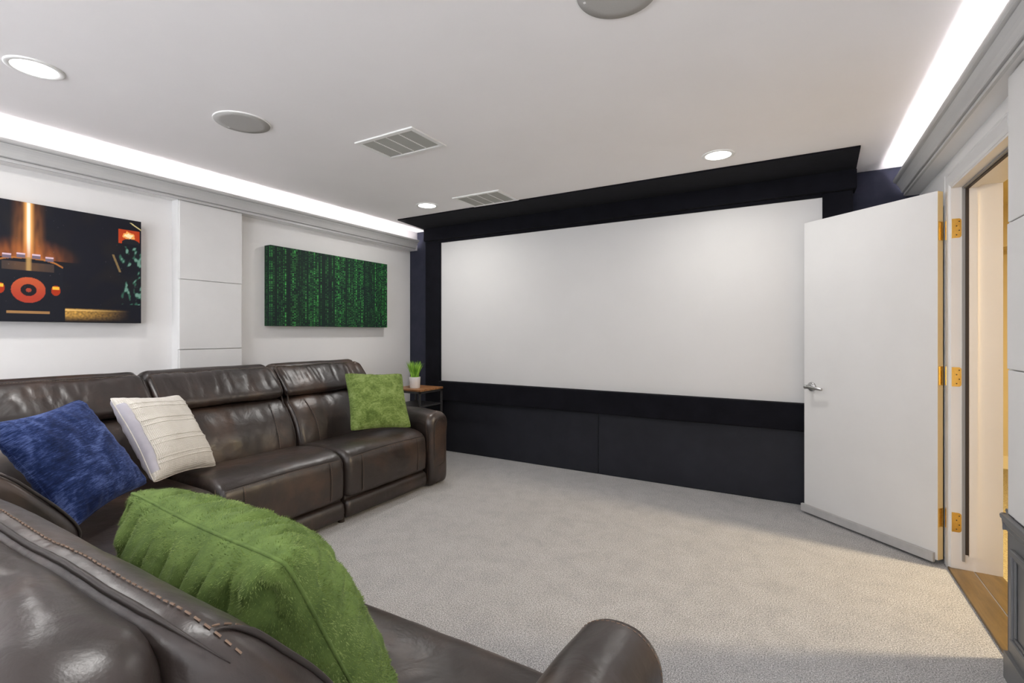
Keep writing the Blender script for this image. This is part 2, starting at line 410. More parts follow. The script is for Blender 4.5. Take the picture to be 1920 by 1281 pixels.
# ------------------------------------------------------------------ open door
hp = Vector((.681, 3.488, 0)); fp = Vector((.059, 4.04, 0))
dx = (fp-hp); DW = dx.length; dx.normalize()
ny = Vector((-dx.y, dx.x, 0))
if ny.dot(Vector((1, 0.5, 0))) < 0: ny = -ny      # towards the back of the leaf (away from the camera)
door = bpy.data.objects.new('door_1', None); COL.objects.link(door); door['kind'] = 'structure'
Md = Matrix(((dx.x, ny.x, 0, hp.x), (dx.y, ny.y, 0, hp.y), (0, 0, 1, 0), (0, 0, 0, 1)))
door.matrix_world = Md      # local: x along leaf from hinge, y thickness (0 = face to camera), z up
th = .044
bm = bmesh.new(); bx(bm, 0, DW, 0, th, .028, 2.065)
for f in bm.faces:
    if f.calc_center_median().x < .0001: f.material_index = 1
leaf = obj('leaf', bm, [door_m, litedge_m], door); bev(leaf, .0015)
sw = obj('door_sweep', box(.012, DW+.012, -.020, -.0005, .016, .068), sweep_m, door); bev(sw, .002)
# lever handle
hd = bmesh.new(); hz = .905; hx = DW-.062
def lathe_y(bm, prof, cx, cz, n=28):
    rings = [[bm.verts.new((cx+r*math.cos(2*PI*i/n), y, cz+r*math.sin(2*PI*i/n))) for i in range(n)] for r, y in prof]
    for a, b in zip(rings, rings[1:]):
        for i in range(n): bm.faces.new((a[i], a[(i+1) % n], b[(i+1) % n], b[i]))
    bm.faces.new(rings[0]); bm.faces.new(rings[-1])
lathe_y(hd, [(.032, -.0005), (.032, -.006), (.028, -.011), (.018, -.014), (.013, -.016), (.012, -.045), (.014, -.048), (.013, -.066), (.008, -.07)], hx, hz)
hn = obj('handle', hd, nickel_m, door, True)
lv = bmesh.new(); tube(lv, [(hx+.010, -.057, hz), (hx-.02, -.060, hz+.001), (hx-.05, -.059, hz), (hx-.08, -.054, hz-.003), (hx-.105, -.048, hz-.006), (hx-.112, -.044, hz-.006)], lambda t: .011-.003*t, 12)
for v in lv.verts: v.co.z = hz+(v.co.z-hz)*1.15
obj('lever', lv, nickel_m, hn, True)
# hinges (leaf plate, pin, jamb plate)
Mi = Md.inverted()
for hzc in (1.845, 1.045, .262):
    bm = bmesh.new()
    bx(bm, -.0025, 0.0, .004, th, hzc-.052, hzc+.052)                       # plate on the leaf edge
    pin = Mi @ Vector((.722, 3.508, 0))
    for k in range(5):
        cyl(bm, (pin.x, pin.y, hzc-.052+k*.0208), .0062, .0202, 'z', 14)
    cyl(bm, (pin.x, pin.y, hzc+.0525), .0045, .006, 'z', 12)
    for k, (dy_, dz_) in enumerate(((.014, .036), (.024, .012), (.014, -.012), (.024, -.036))):
        cyl(bm, (-.0025, .008+dy_, hzc+dz_), .004, -.0012, 'x', 12)
    h = obj('hinge', bm, brass_m, door); bev(h, .0008, 1)
    bm = bmesh.new()
    a = .7325; b = .772
    # plate lying on the far jamb, rounded outer corners
    pts = [(a, hzc-.052), (b-.012, hzc-.052)]+[(b-.012+.012*math.sin(t*PI/8), hzc-.040-.012*math.cos(t*PI/8)) for t in range(1, 5)]+[(b-.012+.012*math.cos(t*PI/8), hzc+.040+.012*math.sin(t*PI/8)) for t in range(0, 5)]+[(a, hzc+.052)]
    A = [bm.verts.new(Mi @ Vector((x, Yj-.0022, z))) for x, z in pts]; B = [bm.verts.new(Mi @ Vector((x, Yj, z))) for x, z in pts]
    n = len(pts)
    for i in range(n): bm.faces.new((A[i], A[(i+1) % n], B[(i+1) % n], B[i]))
    bm.faces.new(A); bm.faces.new(B[::-1])
    obj('jamb_plate', bm, brass_m, h)
    bm = bmesh.new()
    for (x, dz_) in ((.763, .036), (.752, .012), (.763, -.012), (.752, -.036)):
        c = Mi @ Vector((x, Yj-.0024, hzc+dz_)); tt = bmesh.ops.create_uvsphere(bm, u_segments=10, v_segments=6, radius=.0032)
        for v in tt['verts']: v.co = v.co+c
    obj('screw', bm, dark_m, h)['label'] = 'dark screw heads'

# ------------------------------------------------------------------ projection wall
SX0, SX1, SZ0, SZ1 = -3.319, .173, .766, 2.263
FX0, FX1 = -3.53, .355
FY = 4.15
scr = thing('projection_screen', 'huge blank white projection screen in a black velvet frame on the front wall', 'projection screen', ((SX0+SX1)/2, YF, 0))
def L(o, p=None):
    """parent keeping world placement"""
    if p is not None: o.parent = p; o.matrix_parent_inverse = p.matrix_basis.inverted()
    return o
L(obj('screen_surface', box(SX0-.01, SX1+.01, FY+.018, FY+.03, SZ0-.01, SZ1+.01), screen_m), scr)
o = L(obj('screen_frame', box(FX0, SX0, FY, YF, .0, 2.29), velvet_m), scr); bev(o, .006)
o = L(obj('screen_frame', box(SX1, FX1, FY, YF, .0, 2.29), velvet_m), scr); bev(o, .006)
o = L(obj('screen_frame', box(SX0, SX1, FY, YF, SZ1, 2.29), velvet_m), scr); bev(o, .004)
bm = bmesh.new(); bx(bm, SX0, SX1, 4.105, YF, .562, SZ0)
o = L(obj('screen_ledge', bm, velvet_m), scr); bev(o, .012, 3)
o = obj('velvet_valance', box(FX0, .375, FY-.03, YF, 2.292, H-.012), velvet_m); bev(o, .005)
tag(o, 'black velvet band above the projection screen, just under the ceiling', 'valance')
bm = bmesh.new()
pts = [(-3.49, 3.675), (.352, 3.665), (.378, YF), (-3.555, YF)]
A = [bm.verts.new((x, y, H-.012)) for x, y in pts]; B = [bm.verts.new((x, y, H)) for x, y in pts]
for i in range(4): bm.faces.new((A[i], A[(i+1) % 4], B[(i+1) % 4], B[i]))
bm.faces.new(A); bm.faces.new(B[::-1])
tag(obj('ceiling_panel', bm, velvet_m), 'flat black velvet panel on the ceiling in front of the screen', 'ceiling panel')
for a, b, lab in ((SX0, -1.543, 'dark charcoal fabric panel below the screen, the one nearer the plant table'), (-1.540, SX1, 'dark charcoal fabric panel below the screen, the one nearer the door')):
    o = obj('fabric_panel', box(a, b, 4.20, YF-.004, 0.002, .558), lowpanel_m); bev(o, .004); tag(o, lab, 'wall panel', 'fabric panels below the screen')

# ------------------------------------------------------------------ ceiling fittings
def downlight(x, y, label):
    t = thing('ceiling_light', label, 'ceiling light', (x, y, H), 'recessed ceiling lights')
    bm = bmesh.new(); n = 48; prof = [(.100, 0), (.100, -.003), (.094, -.006), (.080, -.006), (.076, -.002), (.076, 0)]
    rings = [[bm.verts.new((r*math.cos(2*PI*i/n), r*math.sin(2*PI*i/n), z)) for i in range(n)] for r, z in prof]
    for a, b in zip(rings, rings[1:]):
        for i in range(n): bm.faces.new((a[i], a[(i+1) % n], b[(i+1) % n], b[i]))
    obj('trim_ring', bm, vent_m, t, True)
    bm = bmesh.new(); cyl(bm, (0, 0, -.004), .078, .004, 'z', 48); obj('lens', bm, lens_m, t)
    l = bpy.data.lights.new('downlight', 'AREA'); l.shape = 'DISK'; l.size = .145; l.energy = DOWN_W; l.color = (1, .985, .96)
    lo = bpy.data.objects.new('downlight_lamp', l); COL.objects.link(lo); lo.parent = t; lo.location = (0, 0, -.008)
downlight(-2.87, .78, 'round recessed ceiling light nearest the camera, above the near picture')
downlight(-2.88, 3.41, 'round recessed ceiling light in the far left, beside the small vent')
downlight(-.43, 3.40, 'round recessed ceiling light nearest the doorway, close to the black ceiling panel')
downlight(-.43, .78, 'round recessed ceiling light above the near end of the room')
downlight(-2.87, -1.75, 'added unseen ceiling light behind the sofa, on the picture side')  # this and the next: unseen fill lights, continuing the ceiling grid
downlight(-.43, -1.75, 'added unseen ceiling light behind the sofa, on the door side')
def speaker(x, y, label):
    t = thing('ceiling_speaker', label, 'speaker', (x, y, H), 'round ceiling speakers')
    bm = bmesh.new(); lathe(bm, [(.142, 0), (.142, -.005), (.139, -.0065), (.137, -.0065), (.137, -.002), (.0, -.002)][:5], (0, 0, 0), 56); obj('rim', bm, vent_m, t)
    bm = bmesh.new(); lathe(bm, [(.1365, -.003), (.1365, -.0066), (.10, -.0080), (.04, -.0088), (.002, -.009)], (0, 0, 0), 56); obj('grille', bm, speaker_m, t, True)
    bm = bmesh.new(); bx(bm, -.117, -.109, -.016, -.008, -.0088, -.0072); obj('badge', bm, vent_m, t)
speaker(-2.62, 1.555, 'round white ceiling speaker with a pale rim, between the vent and the left wall')
speaker(-.52, 1.60, 'round ceiling speaker cut off by the top edge of the photo')
def vent(x0, x1, y0, y1, label):
    cx, cy = (x0+x1)/2, (y0+y1)/2; w, h = (x1-x0)/2, (y1-y0)/2
    t = thing('ceiling_vent', label, 'vent', (cx, cy, H), 'ceiling vents')
    bm = bmesh.new(); e = .032
    bx(bm, -w, w, -h, -h+e, -.010, 0); bx(bm, -w, w, h-e, h, -.010, 0); bx(bm, -w, -w+e, -h+e, h-e, -.010, 0); bx(bm, w-e, w, -h+e, h-e, -.010, 0)
    for k in (1, 2, 3):
        xx = -w+e+(2*w-2*e)*k/4; bx(bm, xx-.005, xx+.005, -h+e, h-e, -.009, 0)
    bev(obj('frame', bm, vent_m, t), .003)
    bm = bmesh.new(); bx(bm, -w+e, w-e, -h+e, h-e, -.0012, -.0002); obj('backing', bm, ventdark_m, t)
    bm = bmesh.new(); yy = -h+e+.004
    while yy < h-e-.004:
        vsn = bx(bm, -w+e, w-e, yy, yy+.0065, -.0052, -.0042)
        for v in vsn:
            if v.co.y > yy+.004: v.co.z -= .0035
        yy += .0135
    s = obj('louvres', bm, louvreshade_m, t); s['label'] = 'fine louvres, greyed for the shade between them'
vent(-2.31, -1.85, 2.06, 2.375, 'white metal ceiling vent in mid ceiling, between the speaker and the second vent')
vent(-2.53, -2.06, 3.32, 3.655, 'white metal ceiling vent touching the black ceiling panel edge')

# ------------------------------------------------------------------ wall pictures (painted colours on the cloth itself)
def sm(a, b, x):
    t = max(0, min(1, (x-a)/(b-a))); return t*t*(3-2*t)
def mixc(a, b, t): return tuple(a[i]+(b[i]-a[i])*t for i in range(3))
def lin(c): return tuple(((x/255+.055)/1.055)**2.4 if x > 10 else x/255/12.92 for x in c)
def picture(name, label, y0, y1, z0, z1, xf, fn, nu, nv):
    Yw, Zw = y1-y0, z1-z0; d = XL+.001
    bm = bmesh.new(); lay = bm.verts.layers.float_color.new('print')
    def V(x, y, z, c): v = bm.verts.new((x, y, z)); v[lay] = (*c, 1); return v
    G = [[None]*(nv+1) for _ in range(nu+1)]
    for i in range(nu+1):
        for j in range(nv+1):
            u, v = i/nu, j/nv; e = min(u*Yw, (1-u)*Yw, v*Zw, (1-v)*Zw)
            G[i][j] = V(xf-(.004 if e < 1e-6 else 0), y0+u*Yw, z0+v*Zw, fn(u, v))
    for i in range(nu):
        for j in range(nv): bm.faces.new((G[i][j], G[i+1][j], G[i+1][j+1], G[i][j+1]))
    rim = [G[i][0] for i in range(nu)]+[G[nu][j] for j in range(nv)]+[G[i][nv] for i in range(nu, 0, -1)]+[G[0][j] for j in range(nv, 0, -1)]
    prev = rim; D = 10
    for k in range(1, D+1):
        x = xf-.004+(d-(xf-.004))*k/D; ring = []
        for r in rim:
            u, v = (r.co.y-y0)/Yw, (r.co.z-z0)/Zw; dist = k/D*.085
            uu = u if 0 < u < 1 else (dist/Yw*1.3 if u <= 0 else 1-dist/Yw*1.3); vv = v if 0 < v < 1 else (dist/Zw*.4 if v <= 0 else 1-dist/Zw*.4)
            ring.append(V(x, r.co.y, r.co.z, fn(max(0, min(1, uu)), max(0, min(1, vv)))))
        n = len(rim)
        for i in range(n): bm.faces.new((prev[i], prev[(i+1) % n], ring[(i+1) % n], ring[i]))
        prev = ring
    bm.faces.new(prev)
    o = obj(name, bm, print_m); tag(o, label, 'picture', 'canvas pictures on the left wall'); return o
def art_car(u, v):
    x, y = u*1.34, v*.68
    c = mixc((.0045, .005, .011), (.012, .010, .010), max(0, N3(x*9, y*9, 1)))
    n = .75+.5*N3(x*60, y*14, 3); n2 = N3(x*120, y*120, 5)
    bxp = .786      # beam
    d = abs(x-bxp)
    if y > .36:
        g = sm(.082, .03, d)*(.35+.65*sm(.68, .38, y))
        c = mixc(c, (.42, .15, .035), .75*g*n)
        c = mixc(c, (.95, .45, .12), sm(.028, .006, d)*.9)
        c = mixc(c, (1, .93, .72), sm(.010, .004, d))
        hal = sm(.24, 0, math.hypot(x-bxp, (y-.365)*1.8))
        c = mixc(c, (.50, .14, .03), .85*hal*n)
    # vehicle back
    top = .368-.035*max(0, (abs(x-bxp)/.145))**3
    side = .150+(.012 if y < .13 else 0)
    if abs(x-bxp) < side and y < top:
        c = (.006, .007, .013)
        if y > top-.010: c = (.42, .15, .03)
        if .29 < y < .34 and abs(x-bxp) < .11: c = mixc((.05, .035, .03), (.12, .06, .03), sm(.12, 0, abs(x-bxp))*n)
        if y > .29: c = mixc(c, (.5, .3, .1), sm(.016, .004, abs(x-bxp))*.8)
        for tx in (-.118, .118):
            q = math.hypot((x-bxp-tx)/.021, (y-.185)/.030)
            if q < 1: c = (.38, .03, .005)
            if abs(x-bxp-tx) < .016 and abs(y-.199) < .008: c = (.95, .48, .04)
        # plain round spare-wheel cover
        q = math.hypot(x-bxp, (y-.180))
        if q < .073: c = mixc((.42, .045, .022), (.50, .09, .03), sm(-.05, .07, y-.18))
        if q < .034: c = (.010, .008, .012)
        if q < .012: c = (.36, .05, .025)
        if .045 < y < .062 and abs(x-bxp) < .09: c = (.36, .19, .07)
    for k in (-.09, -.033, .033, .09):
        if abs(x-bxp-k) < .018 and .365 < y+abs(k)*.12 < .392: c = (.16, .12, .16) if y+abs(k)*.12 < .383 else (.65, .48, .55)
    # lit ground
    if x > bxp+.16 and y < .085:
        g = sm(.34, 0, x-bxp-.16)*sm(0, .05, y)*(1 if y < .078 else .5); c = mixc(c, (.60, .33, .07), g*(.55+.6*N3(x*90, y*90, 2)+.25))
        if .070 < y < .078: c = mixc(c, (.85, .55, .18), g*.8)
    # glowing patch at the edge
    if 1.212 < x < 1.33 and .52 < y < .612:
        c = (.50, .05, .008)
        q = math.hypot((x-1.268)/.042, (y-.572)/.03)+.35*N3(x*60, y*60, 8)
        if q < .8: c = (.95, .42, .10)
        if q < .45: c = (1, .85, .5)
        if math.hypot((x-1.28)/.05, (y-.525)/.028) < 1: c = (.01, .01, .015)
    # leaves
    if x > 1.17 and .12 < y < .50:
        f = N3(x*26+y*18, y*9-x*22, 12)+.6*N3(x*60-y*30, y*30, 4)
        w = sm(1.17, 1.28, x)
        if f*w > .12: c = mixc(c, (.035, .13, .085), min(1, (f*w-.12)*5))
        if f*w > .38: c = (.16, .30, .24)
    if abs((x-1.19)-(.42-y)*.35) < .006 and .33 < y < .44: c = (.22, .15, .06)
    if abs(x-1.31+(y-.64)*1.6) < .006 and .62 < y < .66: c = (.75, .65, .3)
    if n2 > .76 and y > .1: c = mixc(c, (.3, .3, .33), .2)
    return c
picture('canvas_picture', 'dark canvas picture of the back of a vehicle under an orange light beam', .217, 1.557, 1.347, 2.027, -3.785, art_car, 560, 230)
rs = random.Random(3); NC = 74; cols = []
for i in range(NC):
    cols.append([rs.random()*10, rs.choice((.05, .25, .5, .8, 1, 1)), .35+.4*rs.random()])
def art_green(u, v):
    k = min(NC-1, int(u*NC)); f = u*NC-k; off, s, wd = cols[k]
    base = mixc((.004, .008, .014), (.006, .020, .012), .5+.5*N3(u*7, v*3, 2))
    a = sm(.5, .1, abs(f-.5)/wd*.6)
    row = int(v*90+off*9); cell = N3(row*3.17+.5, k*7.31+.5, .37)+.3*N3(row*9.7, k*1.3, f*9)
    b = (.35+.65*sm(-.25, .35, N3(k*.37+off, v*3.1, 5)))*s*a
    if (v*90+off*9) % 1 < .22: b *= .25
    b *= sm(-.25, .15, cell)
    tall = N3(u*11, 0, 9)
    b *= .35 if tall < -.25 else 1
    g = (.03, .30, .045) if cell < .25 else (.10, .55, .12)
    return mixc(base, g, min(1, b*1.25))
picture('canvas_picture', 'deep canvas picture of bright green vertical streaks on black', 2.485, 3.826, 1.342, 2.02, -3.782, art_green, 592, 270)

# ------------------------------------------------------------------ sectional sofa
sofa = thing('sectional_sofa', 'dark brown leather corner sofa with padded backs and tan stitching, on the grey carpet', 'sofa', (-3.0, .7, 0))
SV = Vector((3.0, -.7, 0))
FL = lambda u, v, z: Vector((-3.65+v, u, z))+SV     # run along the left wall, u = Y
FN = lambda u, v, z: Vector((u, v, z))+SV           # near run, u = X
SEAT = [(.30, .18), (.30, .44), (.55, .468), (.75, .488), (.90, .488), (.98, .470), (1.022, .440), (1.038, .40), (1.046, .30), (1.042, .20), (1.030, .168), (.95, .162), (.6, .162)]
LUMB = [(.20, .40), (.50, .40), (.545, .44), (.548, .50), (.52, .60), (.470, .69), (.415, .755), (.365, .79), (.30, .797), (.2, .79), (.19, .6)]
HEAD = [(.206, 1.024), (.235, 1.026), (.268, 1.006), (.31, .962), (.352, .915), (.385, .868), (.392, .835), (.37, .808), (.32, .80), (.22, .803), (.198, .84), (.196, .95), (.198, 1.01)]
SHELL = [(.02, .06), (.01, .3), (.012, .6), (.03, .82), (.045, .93), (.07, 1.0), (.11, 1.036), (.15, 1.046), (.185, 1.038), (.205, 1.012), (.214, .96), (.214, .8), (.21, .4), (.21, .06)]
BASE = [(.25, .03), (.6, .022), (.98, .022), (1.03, .03), (1.045, .06), (1.043, .115), (1.03, .145), (.97, .15), (.6, .15), (.25, .15)]
BODY = [(.05, .05), (.5, .04), (1.0, .04), (1.005, .1), (1.0, .40), (.96, .43), (.5, .43), (.05, .42)]
def wr_head(seed, amp=.006):
    def f(u, v, z, a, b):
        if a < -.5 and z < .8: return 0
        w = sm(.80, .95, z)
        n = N3(u*17+seed, v*3, z*3+N3(u*2, v, seed)*1.5)
        n = 1-abs(n)*2.2
        return amp*(-.35*max(0, n)**3*w*1.6+.8*N3(u*6+seed, v*4, z*5))
    return f
def wr_soft(seed, amp=.004, fu=5):
    return lambda u, v, z, a, b: amp*(N3(u*fu+seed, v*4, z*4)+.4*N3(u*fu*2.6+seed, v*9, z*9))
def wr_shell(seed):
    def f(u, v, z, a, b):
        w = sm(.75, 1.0, z)*sm(0.0, .06, .205-v)
        q = u*9+(v-.2)*16
        n = N3(q+seed, v*5+u*2, z*2)
        n2 = 1-abs(N3(u*15+v*26+seed*2, v*8, seed))*2.5
        return w*(.016*n-.004*max(0, n2)**2)
    return f
def edge_path(prof, pick, us, frame, off=0.0, disp=None, lift=0.0):
    return [frame(u, pick[0], pick[1]+lift) for u in us]
def lerp_us(a, b, n): return [a+(b-a)*k/n for k in range(n+1)]

def piping(parent, paths, r=.003, stitch=None, soff=None, name='piping'):
    for p in paths:
        bm = bmesh.new(); tube(bm, p, (lambda t: r*min(1, 9*min(t, 1-t)+.12)), 7); w = obj(name, bm, seam_m, parent, True)
    for p in (stitch or []):
        bm = bmesh.new(); dashes(bm, p, .007, .005, .0010)
        s = obj('stitching', bm, thread_m, parent); s['label'] = 'tan stitching'; s['kind'] = 'stuff'
    return w
def shrunk(prof):
    vx = [p[0] for p in prof]; zx = [p[1] for p in prof]
    return (min(vx)+max(vx))/2, (min(zx)+max(zx))/2, (max(vx)-min(vx))/2, (max(zx)-min(zx))/2
def top_path(F, prof, vt, a, b, r, n, off, disp=None):
    P = crspline(prof, 120); N = normals2(P); i = min((i for i in range(120) if P[i][1] > .95), key=lambda i: abs(P[i][0]-vt))
    cv, cz, hv, hz = shrunk(P); out = []
    for u in lerp_us(a+.010, b-.010, n):
        ins = ins_(u, a, b, r); v, z = P[i]; v, z = cv+(v-cv)*(1-ins/hv), cz+(z-cz)*(1-ins/hz)
        o = off+(disp(u, P[i][0], P[i][1], *N[i])*min(1, min(u-a, b-u)/r+.15) if disp else 0)
        out.append(F(u, v+N[i][0]*o, z+N[i][1]*o))
    return out
def side_path(F, u, d, r):
    ins = ins_(d, 0, 9, r); out = []
    for prof, lo, hi_ in ((HEAD, .812, 9), (LUMB, .45, .775)):
        P = crspline(prof, 90); N = normals2(P); cv, cz, hv, hz = shrunk(P)
        q = [(P[i], N[i]) for i in range(90) if lo < P[i][1] < hi_ and P[i][0] > .222]
        q.sort(key=lambda t: -t[0][1])
        for (v, z), (x, y) in q: out.append(F(u, cv+(v-cv)*(1-ins/hv)+x*.002, cz+(z-cz)*(1-ins/hz)+y*.002))
    return out
def unit(F, u0, u1, seed, hi=False, near=False, vs_shift=0.0, seat=True):
    g = .004; a, b = u0+g, u1-g
    sh = vs_shift
    F0 = F; wob = .010 if hi else .0
    Fb = lambda u, v, z: F0(u, v+sh*(.3+.7*min(1, z))+wob*N3(u*5.5+seed, 0, 0)*sm(.93, 1.02, z), z)
    if near: F = lambda u, v, z: F0(u, v+.012*sm(.8, 1, v), z+.022*sm(.25, .44, z))
    s = obj('seat_cushion', loft(SEAT, a, b, .045, F, 84, .02, wr_soft(seed), .006), leather_m, sofa, True)
    ue = lerp_us(a+.03, b-.03, 30)
    wave = lambda t: .0
    front = [F(u, 1.030+.004*math.sin(PI*(u-a)/(b-a))**.5, (.415 if near else .4395)+.012*math.sin(PI*(u-a)/(b-a))) for u in ue]
    vert = []
    for uu in (a+.13, b-.13):
        vert.append([F(uu, v+.0062, z) for v, z in ((1.028, .436), (1.038, .40), (1.0445, .35), (1.046, .30), (1.0445, .25), (1.042, .20), (1.034, .175))])
    piping(s, [front]+vert, .0024, [[p+(F(0, .008, -.009)-F(0, 0, 0)) for p in front]]+[[p+(F(.007, .0015, 0)-F(0, 0, 0)) for p in q] for q in vert])
    obj('base_panel', loft(BASE, a, b, .03, F, 56, .03, wr_soft(seed+4, .002)), leather_m, sofa, True)
    obj('seat_frame', loft(BODY, a+.01, b-.01, .01, F, 40, .1), leather_m, sofa, True)
    l = obj('lumbar_cushion', loft(LUMB, a, b, .05, Fb, 72, .015, wr_soft(seed+9, .007, 8), .004), leather_m, sofa, True)
    paths = []
    for uu in (a+.16, b-.16):
        paths.append([Fb(uu+.02*sm(.6, .8, z)*(1 if uu < (a+b)/2 else -1)*-1, v+.008, z+.004) for v, z in ((.548, .44), (.549, .50), (.536, .56), (.520, .60), (.497, .645), (.470, .69), (.442, .725), (.415, .755), (.39, .776))])
    piping(l, paths, .0022, [[p+(F(.006, .001, 0)-F(0, 0, 0)) for p in q] for q in paths])
    h = obj('headrest', loft(HEAD, a, b, .075 if hi else .05, Fb, 84, .010 if hi else .012, wr_head(seed, .002 if hi else .010), .0), leather_m, sofa, True)
    e = obj('back_shell', loft(SHELL, a, b, .075 if hi else .05, Fb, 110 if hi else 72, .006 if hi else .02, wr_shell(seed) if hi else wr_soft(seed, .003)), leather_m, sofa, True)
    # side piping of the back, following the front edge of headrest and lumbar
    rr_ = .075 if hi else .05; dl = .030 if hi else .018
    sp = [side_path(Fb, uu, dl, rr_) for uu in (a+dl, b-dl)]
    hd_ = wr_head(seed, .002 if hi else .010)
    tp = top_path(Fb, HEAD, .212, a, b, rr_, 120, .001, hd_); ts = top_path(Fb, HEAD, .229 if hi else .222, a, b, rr_, 160, .0012, hd_)
    piping(h, sp+[tp], .0032 if not hi else .0038, [ts]+[[p+(F(.006*g_, .001, .001)-F(0, 0, 0)) for p in q] for q, g_ in zip(sp, (1, -1))])
    return s
def ins_(u, a, b, r=.05):
    d = max(0, min(u-a, b-u))
    return 0 if d >= r else r*(1-math.sqrt(max(0, 1-((r-d)/r)**2)))
unit(FL, 1.42, 2.26, 1.3); unit(FL, 2.26, 3.10, 7.7)
unit(FN, -1.29, -.415, 11.1, hi=True, near=True); unit(FN, -2.13, -1.29, 15.4, near=True, vs_shift=.05)
# corner wedge
RC = .75
def FW(u, v, z):
    # u runs from the left run (Y=1.42) round the corner to X=-2.13
    if u < .67: p = Vector((-3.65+v, 1.42-u, z))
    elif u < .67+RC*PI/2:
        t = (u-.67)/RC; c = Vector((-3.65+RC, .75, 0)); rr = RC-v
        p = Vector((c.x-rr*math.cos(t), c.y-rr*math.sin(t), z))
    else: p = Vector((-3.65+RC+(u-.67-RC*PI/2), v, z))
    return p+SV
UL = .67+RC*PI/2+.77
def poly_cushion(name, poly, z0, z1, r, crown, bottom_r=.01):
    P = []
    n = len(poly)
    # subdivide polygon and round it
    for i in range(n):
        a, b = poly[i], poly[(i+1) % n]; k = max(1, int(math.hypot(b[0]-a[0], b[1]-a[1])/.04))
        for j in range(k): P.append((a[0]+(b[0]-a[0])*j/k, a[1]+(b[1]-a[1])*j/k))
    for _ in range(2): P = [tuple((P[i-1][j]+2*P[i][j]+P[(i+1) % len(P)][j])/4 for j in (0, 1)) for i in range(len(P))]
    N = normals2(P); cx = sum(p[0] for p in P)/len(P); cy = sum(p[1] for p in P)/len(P)
    bm = bmesh.new(); rings = []
    lv = [(z0, bottom_r), (z0+.01, 0), ((z0+z1)/2, -.004), (z1-r, 0)]
    for k in range(1, 8): t = PI/2*k/8; lv.append((z1-r+r*math.sin(t), r*(1-math.cos(t))))
    for z, ins in lv: rings.append([bm.verts.new((p[0]-q[0]*ins, p[1]-q[1]*ins, z)) for p, q in zip(P, N)])
    last = [(p[0]-q[0]*r, p[1]-q[1]*r) for p, q in zip(P, N)]
    for k in range(1, 13):
        s = 1-k/13
        rings.append([bm.verts.new((cx+(p[0]-cx)*s, cy+(p[1]-cy)*s, z1+crown*(1-s**2)+.004*N3(p[0]*4*s, p[1]*4*s, 3))) for p in last])
    m = len(P)
    for A, B in zip(rings, rings[1:]):
        for i in range(m): bm.faces.new((A[i], A[(i+1) % m], B[(i+1) % m], B[i]))
    bm.faces.new(rings[0]); bm.faces.new(rings[-1])
    for v in bm.verts: v.co += SV
    return obj(name, bm, leather_m, sofa, True)
wp = [(-3.35, 1.415), (-2.60, 1.415), (-2.50, 1.36), (-2.20, 1.13), (-2.135, 1.03), (-2.135, .30), (-2.85, .28), (-3.35, .75)]
s = poly_cushion('seat_cushion', wp, .17, .462, .05, .02)
pp = [Vector((x, y, .455))+SV for x, y in ((-2.60, 1.408), (-2.50, 1.355), (-2.40, 1.285), (-2.30, 1.21), (-2.20, 1.125), (-2.142, 1.03), (-2.142, .8), (-2.142, .55))]
piping(s, [pp], .0028, [[p+Vector((-.008, -.006, .006)) for p in pp]])
poly_cushion('base_panel', [(x+(.01 if x > -2.6 else 0), y) for x, y in wp], .022, .15, .02, 0)
wl = obj('lumbar_cushion', loft(LUMB, .004, UL-.004, .05, FW, 60, .03, wr_soft(33, .006, 6), .002), leather_m, sofa, True)
wh = obj('headrest', loft(HEAD, .004, UL-.004, .05, FW, 72, .013, wr_head(21, .010)), leather_m, sofa, True)
tp = top_path(FW, HEAD, .212, .004, UL-.004, .05, 160, .001)
sp = [side_path(FW, uu, .018, .05) for uu in (.022, UL-.022)]
piping(wh, sp+[tp], .0032, [top_path(FW, HEAD, .222, .004, UL-.004, .05, 160, .0012, wr_head(21, .010))])
obj('back_shell', loft(SHELL, .004, UL-.004, .05, FW, 60, .04, wr_soft(5, .003)), leather_m, sofa, True)

